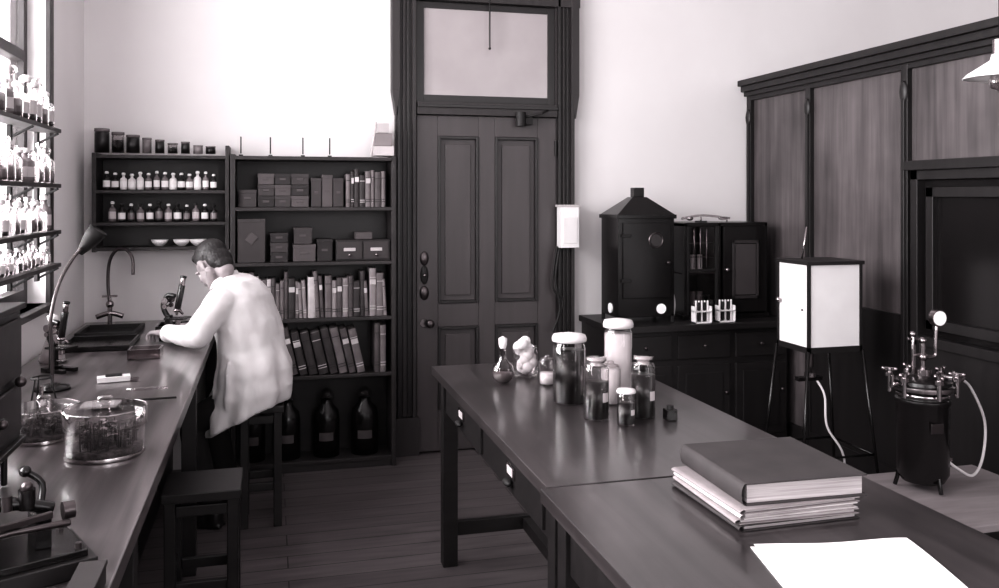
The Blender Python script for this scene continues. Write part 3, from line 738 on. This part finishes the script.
b=B('instrument_case')
x0,x1,ya,yb,z0,z1=-1.0,-.62,2.03,2.47,1.02,1.345
b.box((x0,ya,z0),(x1,yb,z1),M_dark); b.box((x0-.01,ya-.01,z1),(x1+.012,yb+.012,z1+.015),M_dark); b.box((x0,ya-.01,z0-.015),(x1+.012,yb+.012,z0),M_dark)
b.box((x1,ya+.02,z0+.16),(x1+.008,yb-.02,z1-.02),M_shelf); b.box((x1,ya+.02,z0+.02),(x1+.008,yb-.02,z0+.14),M_shelf)
b.sph((x1+.018,2.40,z0+.15),.014,M_gun); b.sph((x1+.018,2.25,z0+.08),.012,M_gun)
for x in (x0+.02,x1-.03):
    for y in (ya+.02,yb-.03): b.tube([(x,y,z0),(x,y,.903)],.008,M_blackm); 
b.finish(.003)

b=B('rotary_microtome'); b.at((-.475,1.86,.901),rz=.45,sc=.95)
b.box((-.13,-.10,0),(.13,.10,.035),M_dark); b.box((-.115,-.085,.035),(.115,.085,.05),M_black)
b.box((-.09,-.02,.05),(-.05,.05,.13),M_black); b.box((.03,-.03,.05),(.06,.04,.11),M_black)
b.tube([(-.11,.02,.12),(-.02,.01,.145),(.07,.0,.12)],[.012,.014,.012],M_black,sub=4)
b.tube([(-.10,-.05,.10),(-.02,-.05,.105),(.09,-.05,.10)],.007,M_gun)
b.cyl((-.10,-.07,.10),.04,.012,M_black,axis='X',n=28); b.cyl((.08,-.03,.12),.018,.022,M_gun,axis='X'); b.cyl((.02,.0,.13),.016,.04,M_black); b.sph((.02,0,.175),.012,M_gun)
b.cyl((-.02,-.02,.14),.010,.03,M_gun); b.cb((0,-.05,.120),(.12,.010,.014),M_gun,rz=.2)
b.tube([(-.12,-.07,.10),(-.15,-.07,.10),(-.15,-.10,.10)],.005,M_gun); b.sph((-.15,-.105,.10),.011,M_black)
b.tube([(.05,.03,.11),(.06,.05,.16),(.03,.06,.19)],.007,M_black,sub=4); b.sph((.03,.06,.19),.012,M_black)
for x,y in ((-.1,-.07),(.1,-.07),(-.1,.07),(.1,.07)): b.cyl((x,y,.05),.007,.012,M_gun,n=8)
b.at(); b.finish(.002)
b=B('small_wooden_box'); b.box((-.345,1.62,.901),(-.30,1.78,.935),M_shelf); b.box((-.347,1.618,.935),(-.298,1.782,.945),M_shelf); b.finish(.002)

# ---------------------------------------------------------------- stools
def stool(name,cx,cy,w,d,z):
    b=B(name)
    b.box((cx-w/2,cy-d/2,z-.035),(cx+w/2,cy+d/2,z),M_dark)
    for sx in (-1,1):
        for sy in (-1,1):
            x=cx+sx*(w/2-.03); y=cy+sy*(d/2-.03)
            b.frus((x-.02,y-.02,x+.02,y+.02),(x-.02,y-.02,x+.02,y+.02),0,z-.035,M_dark)
    for zz in (.18,z-.09):
        b.box((cx-w/2+.05,cy-d/2+.015,zz),(cx+w/2-.05,cy-d/2+.04,zz+.04),M_dark); b.box((cx-w/2+.05,cy+d/2-.04,zz),(cx+w/2-.05,cy+d/2-.015,zz+.04),M_dark)
        b.box((cx-w/2+.015,cy-d/2+.05,zz+.03),(cx-w/2+.04,cy+d/2-.05,zz+.07),M_dark); b.box((cx+w/2-.04,cy-d/2+.05,zz+.03),(cx+w/2-.015,cy+d/2-.05,zz+.07),M_dark)
    b.finish(.004)
stool('wooden_stool',-.245,3.49,.28,.28,.55)
stool('wooden_stool',-.045,4.56,.22,.26,.60)

# ---------------------------------------------------------------- pendant lamp
b=B('pendant_lamp'); x,y=2.42,2.45; zz=2.05
b.cyl((x,y,ZC-.03),.05,.03,M_brass); b.tube([(x,y,ZC-.02),(x,y,zz+.12)],.004,M_blackm)
b.cyl((x,y,zz+.06),.022,.06,M_brass); b.lathe([(.025,.07),(.03,.05),(.10,.005),(.115,-.01),(.112,-.012),(.096,.0),(.026,.045)],(x,y,zz),M_white,32)
b.lathe([(.001,-.06),(.03,-.045),(.035,-.02),(.02,.02),(.015,.05)],(x,y,zz),M_glass3,20)
b.finish()

# ---------------------------------------------------------------- the man
man=bpy.data.objects.new('man_in_lab_coat',None); S.collection.objects.link(man); man.location=(-.1,4.55,0)
man.rotation_euler=(0,0,math.radians(-24))
def fin(b,voxel,smooth=4,disp=0):
    ob=b.finish()
    ob.parent=man; ob.matrix_parent_inverse=Matrix.Translation((.1,-4.55,0))
    if voxel:
        r=ob.modifiers.new('remesh','REMESH'); r.mode='VOXEL'; r.voxel_size=voxel; r.use_smooth_shade=True
        if smooth:
            sm=ob.modifiers.new('smooth','SMOOTH'); sm.iterations=smooth; sm.factor=.5
        if disp:
            t=bpy.data.textures.new('folds','CLOUDS'); t.noise_scale=.11; t.noise_depth=1
            d=ob.modifiers.new('disp','DISPLACE'); d.texture=t; d.strength=disp; d.mid_level=.5
    return ob
Y0=4.55
b=B('coat')
rings=[(-.10,.525,(.38,.19),.215,.21),(-.085,.65,(1,.25),.20,.20),(-.075,.76,(1,.12),.178,.19),(-.085,.87,(1,.12),.155,.178),(-.108,.98,(1,.3),.148,.192),(-.145,1.08,(1,.5),.140,.205),(-.178,1.145,(1,.75),.120,.20),(-.207,1.187,(1,.9),.088,.15),(-.230,1.212,(1,.9),.06,.075)]
n=64; vs=[];fs=[]
for k,(cx,cz,f,rx,ry) in enumerate(rings):
    fv=Vector((f[0],0,f[1])).normalized()
    for i in range(n):
        a=2*math.pi*i/n; c,s_=math.cos(a),math.sin(a)
        ca=math.copysign(abs(c)**.85,c); sa=math.copysign(abs(s_)**.85,s_)
        amp={0:.06,1:.05,2:.032,3:.018}.get(k,.008)
        fold=1+amp*math.sin(a*9+1+k*.2)+amp*.4*math.sin(a*14+2)
        vs.append((cx+fv.x*rx*ca*fold,Y0+ry*sa*fold,cz+fv.z*rx*ca))
for j in range(len(rings)-1):
    for i in range(n): fs.append((j*n+i,j*n+(i+1)%n,(j+1)*n+(i+1)%n,(j+1)*n+i))
fs.append(tuple(range(n))[::-1]); fs.append(tuple((len(rings)-1)*n+i for i in range(n)))
b.add(vs,fs,M_coat,True)
ARM=[((-.165,Y0-.18,1.12),(-.21,Y0-.245,1.03),(-.25,Y0-.25,.972),(-.35,Y0-.20,.958),(-.45,Y0-.145,.958)),
     ((-.175,Y0+.18,1.12),(-.23,Y0+.235,1.03),(-.28,Y0+.24,.972),(-.36,Y0+.19,.958),(-.45,Y0+.14,.958))]
for sd,pts in zip((-1,1),ARM):
    b.chain(pts,[.075,.068,.062,.053,.043],M_coat,sub=5,n=18)
    for k,(cx,cy,cz,rr) in enumerate(((-.235,Y0+sd*.25,.995,.058),(-.285,Y0+sd*.235,.968,.055),(-.34,Y0+sd*.205,.96,.049),(-.20,Y0+sd*.225,1.05,.062))):
        P=[]
        for q in range(7):
            a=q/6*math.pi*1.2+k*1.1; P.append((cx+.5*rr*math.cos(a)*(.5 if k<2 else .2)+.012*q-.03,cy+rr*math.cos(a),cz+rr*math.sin(a)))
        b.tube(P,[.003,.006,.009,.010,.009,.006,.003],M_coat,n=8,sub=3)
b.chain([(-.17,Y0-.06,1.16),(-.165,Y0-.18,1.12)],[.06,.072],M_coat); b.chain([(-.17,Y0+.06,1.16),(-.165,Y0+.18,1.12)],[.06,.072],M_coat)
for (p,q,r_) in (((-.11,Y0-.19,1.08),(.0,Y0-.10,.93),.011),((-.12,Y0-.195,1.00),(-.01,Y0-.13,.84),.011),((-.02,Y0-.10,1.07),(.02,Y0-.02,.93),.010),((.03,Y0-.08,.86),(.07,Y0-.10,.68),.012),((-.02,Y0-.16,.82),(.02,Y0-.17,.64),.012),((-.12,Y0-.19,.84),(-.13,Y0-.20,.60),.012),((-.2,Y0-.14,.86),(-.24,Y0-.15,.58),.012)):
    m_=((p[0]+q[0])/2+.006,(p[1]+q[1])/2-.006,(p[2]+q[2])/2-.01)
    b.tube([p,m_,q],[.003,r_,.003],M_coat,n=8,sub=5)
fin(b,.0095,2,.022)
b=B('collar'); 
vs=[];fs=[];n=20
for i in range(n+1):
    a=math.radians(-125+250*i/n)
    for (rr,dz) in ((.058,.030),(.065,.031),(.084,-.006),(.077,-.010)):
        vs.append((-.236+rr*math.cos(a)*.95,Y0+rr*math.sin(a),1.212+dz+.035*math.cos(a)-.015))
for i in range(n):
    for k in range(4): fs.append((i*4+k,i*4+(k+1)%4,(i+1)*4+(k+1)%4,(i+1)*4+k))
fs+= [(0,1,2,3),(n*4+3,n*4+2,n*4+1,n*4)]
b.add(vs,fs,M_coat,True); fin(b,0)
b=B('cuffs')
for s_ in (-1,1): b.tube([(-.44,Y0+s_*.150,.958),(-.468,Y0+s_*.137,.957)],[.045,.044],M_coat,n=18)
fin(b,0)
b=B('neck'); b.chain([(-.20,Y0,1.165),(-.255,Y0,1.25)],[.054,.050],M_skin); fin(b,.008)
HM=Matrix.Translation((-.300,Y0,1.285))@Matrix.Rotation(math.radians(-26),4,'Z')@Matrix.Rotation(math.radians(-46),4,'Y')@Matrix.Scale(1.0,4)
b=B('head'); b.M=HM
b.sph((.012,0,.03),(.093,.074,.084),M_skin,24,16); b.sph((-.032,0,-.03),(.056,.058,.082),M_skin,24,16)
b.sph((-.068,0,-.092),(.024,.026,.02),M_skin); b.chain([(.02,-.055,-.05),(-.06,-.025,-.09)],[.022,.018],M_skin); b.chain([(.02,.055,-.05),(-.06,.025,-.09)],[.022,.018],M_skin)
b.chain([(-.082,0,.012),(-.098,0,-.012),(-.108,0,-.034)],[.009,.010,.012],M_skin,sub=2); b.sph((-.095,-.012,-.037),.009,M_skin); b.sph((-.095,.012,-.037),.009,M_skin)
b.chain([(-.078,-.042,.020),(-.086,0,.024),(-.078,.042,.020)],[.010,.011,.010],M_skin)
b.sph((-.086,0,-.060),(.008,.022,.006),M_skin); b.sph((-.084,0,-.072),(.009,.019,.006),M_skin)
b.sph((-.06,-.036,-.03),(.026,.02,.022),M_skin); b.sph((-.06,.036,-.03),(.026,.02,.022),M_skin)
for s_ in (-1,1): b.sph((.012,s_*.076,-.008),(.018,.009,.031),M_skin); b.sph((.010,s_*.08,.008),(.016,.009,.016),M_skin)
b.chain([(.040,0,-.03),(.055,0,-.085)],[.046,.044],M_skin)
fin(b,.0042,3)
b=B('eyes'); b.M=HM
for s_ in (-1,1):
    b.sph((-.077,s_*.031,.000),(.010,.012,.007),M_liqw); b.sph((-.085,s_*.031,-.001),(.003,.004,.004),M_hair); b.sph((-.078,s_*.031,.004),(.0115,.015,.007),M_skin)
    b.chain([(-.086,s_*.018,.028),(-.084,s_*.034,.031),(-.077,s_*.044,.027)],[.0012,.002,.0012],M_hair,n=8)
fin(b,0)
b=B('hair'); b.M=HM
b.sph((.024,0,.046),(.094,.080,.080),M_hair,24,16); b.sph((.062,0,-.012),(.052,.070,.070),M_hair,20,14); b.sph((.075,0,-.055),(.034,.052,.040),M_hair,20,14)
b.sph((-.042,0,.092),(.038,.054,.026),M_hair,20,14); b.sph((-.02,.02,.105),(.06,.05,.03),M_hair)
for s_ in (-1,1): b.sph((.020,s_*.050,.040),(.058,.032,.046),M_hair); b.chain([(-.004,s_*.070,.03),(-.002,s_*.073,-.004)],[.012,.006],M_hair)
fin(b,.006,2)
def hand(name,loc,fw,side,curl):
    fw=Vector(fw).normalized(); up=Vector((0,0,1)); lat=up.cross(fw).normalized()*side; up=fw.cross(lat)*side
    M=Matrix((( fw.x,lat.x,up.x,loc[0]),(fw.y,lat.y,up.y,loc[1]),(fw.z,lat.z,up.z,loc[2]),(0,0,0,1)))
    b=B(name); b.M=M@Matrix.Scale(.92,4)
    b.chain([(-.05,0,0),(0,0,0)],[.027,.025],M_skin)
    ys=[.030,.010,-.010,-.029]; ln=[.070,.080,.074,.058]
    for y,l in zip(ys,ln):
        b.chain([(0,y*.6,0),(.045,y*.85,.002),(.085,y,0)],[.016,.014,.0115],M_skin)
        p=Vector((.085,y,0)); a=0; pts=[p.copy()]
        for k,fr in enumerate((.45,.3,.25)):
            a+=curl*(.5+.35*k); p=p+Vector((math.cos(a)*l*fr,y*.08,-math.sin(a)*l*fr)); pts.append(p.copy())
        b.chain(pts,[.0095,.0085,.0078,.0068],M_skin,sub=3,n=10)
    b.chain([(.012,.025,-.004),(.045,.050,-.012),(.072,.054,-.022),(.095,.047,-.030)],[.015,.012,.0095,.008],M_skin,sub=3,n=10)
    fin(b,.0030,2)
hand('left_hand',(-.49,Y0-.125,.957),(-.8,.45,-.05),-1,.7)
hand('right_hand',(-.49,Y0+.125,.957),(-.8,-.45,-.05),1,.7)
b=B('trousers')
for s_ in (-1,1):
    b.chain([(-.02,Y0+s_*.085,.68),(-.20,Y0+s_*.10,.59),(-.34,Y0+s_*.11,.50),(-.31,Y0+s_*.11,.32),(-.25,Y0+s_*.11,.12)],[.085,.082,.066,.058,.048],M_trous,sub=5,n=18)
b.sph((-.03,Y0,.69),(.13,.16,.06),M_trous)
fin(b,.011,3)
b=B('shoes')
for s_ in (-1,1):
    y=Y0+s_*.11
    b.chain([(-.23,y,.07),(-.23,y,.045)],[.045,.042],M_shoe); b.chain([(-.22,y,.036),(-.30,y,.042),(-.38,y,.034),(-.42,y,.030)],[.034,.040,.038,.028],M_shoe); b.box((-.44,y-.035,.004),(-.19,y+.035,.018),M_shoe)
fin(b,.006,3)

# ---------------------------------------------------------------- lights
w=bpy.data.worlds.new('sky'); S.world=w; w.use_nodes=True
w.node_tree.nodes['Background'].inputs[0].default_value=(1,.98,1,1); w.node_tree.nodes['Background'].inputs[1].default_value=1.4
def area(name,loc,rot,sx,sy,e):
    l=bpy.data.lights.new(name,'AREA'); l.shape='RECTANGLE'; l.size=sx; l.size_y=sy; l.energy=e; l.color=(1,.985,1)
    o=bpy.data.objects.new(name,l); S.collection.objects.link(o); o.location=loc; o.rotation_euler=rot
for i,(a,c) in enumerate(wins):
    area('daylight_%d'%(i+1),(XL-.35,(a+c)/2,2.3),(0,-math.pi/2,0),2.2,(c-a),[150,210,250][i])
for i,(a,c) in enumerate(fw):
    area('daylight_%d'%(i+4),((a+c)/2,YN-.35,2.2),(math.pi/2,0,0),(c-a),2.1,70)

# ---------------------------------------------------------------- camera
cd=bpy.data.cameras.new('camera'); cam=bpy.data.objects.new('camera',cd); S.collection.objects.link(cam)
cam.location=(0,0,1.63); cam.rotation_euler=(math.pi/2,0,-math.radians(14.75))
cd.sensor_width=36; cd.lens=870/999*36; cd.shift_y=-.097; cd.clip_start=.05
S.camera=cam
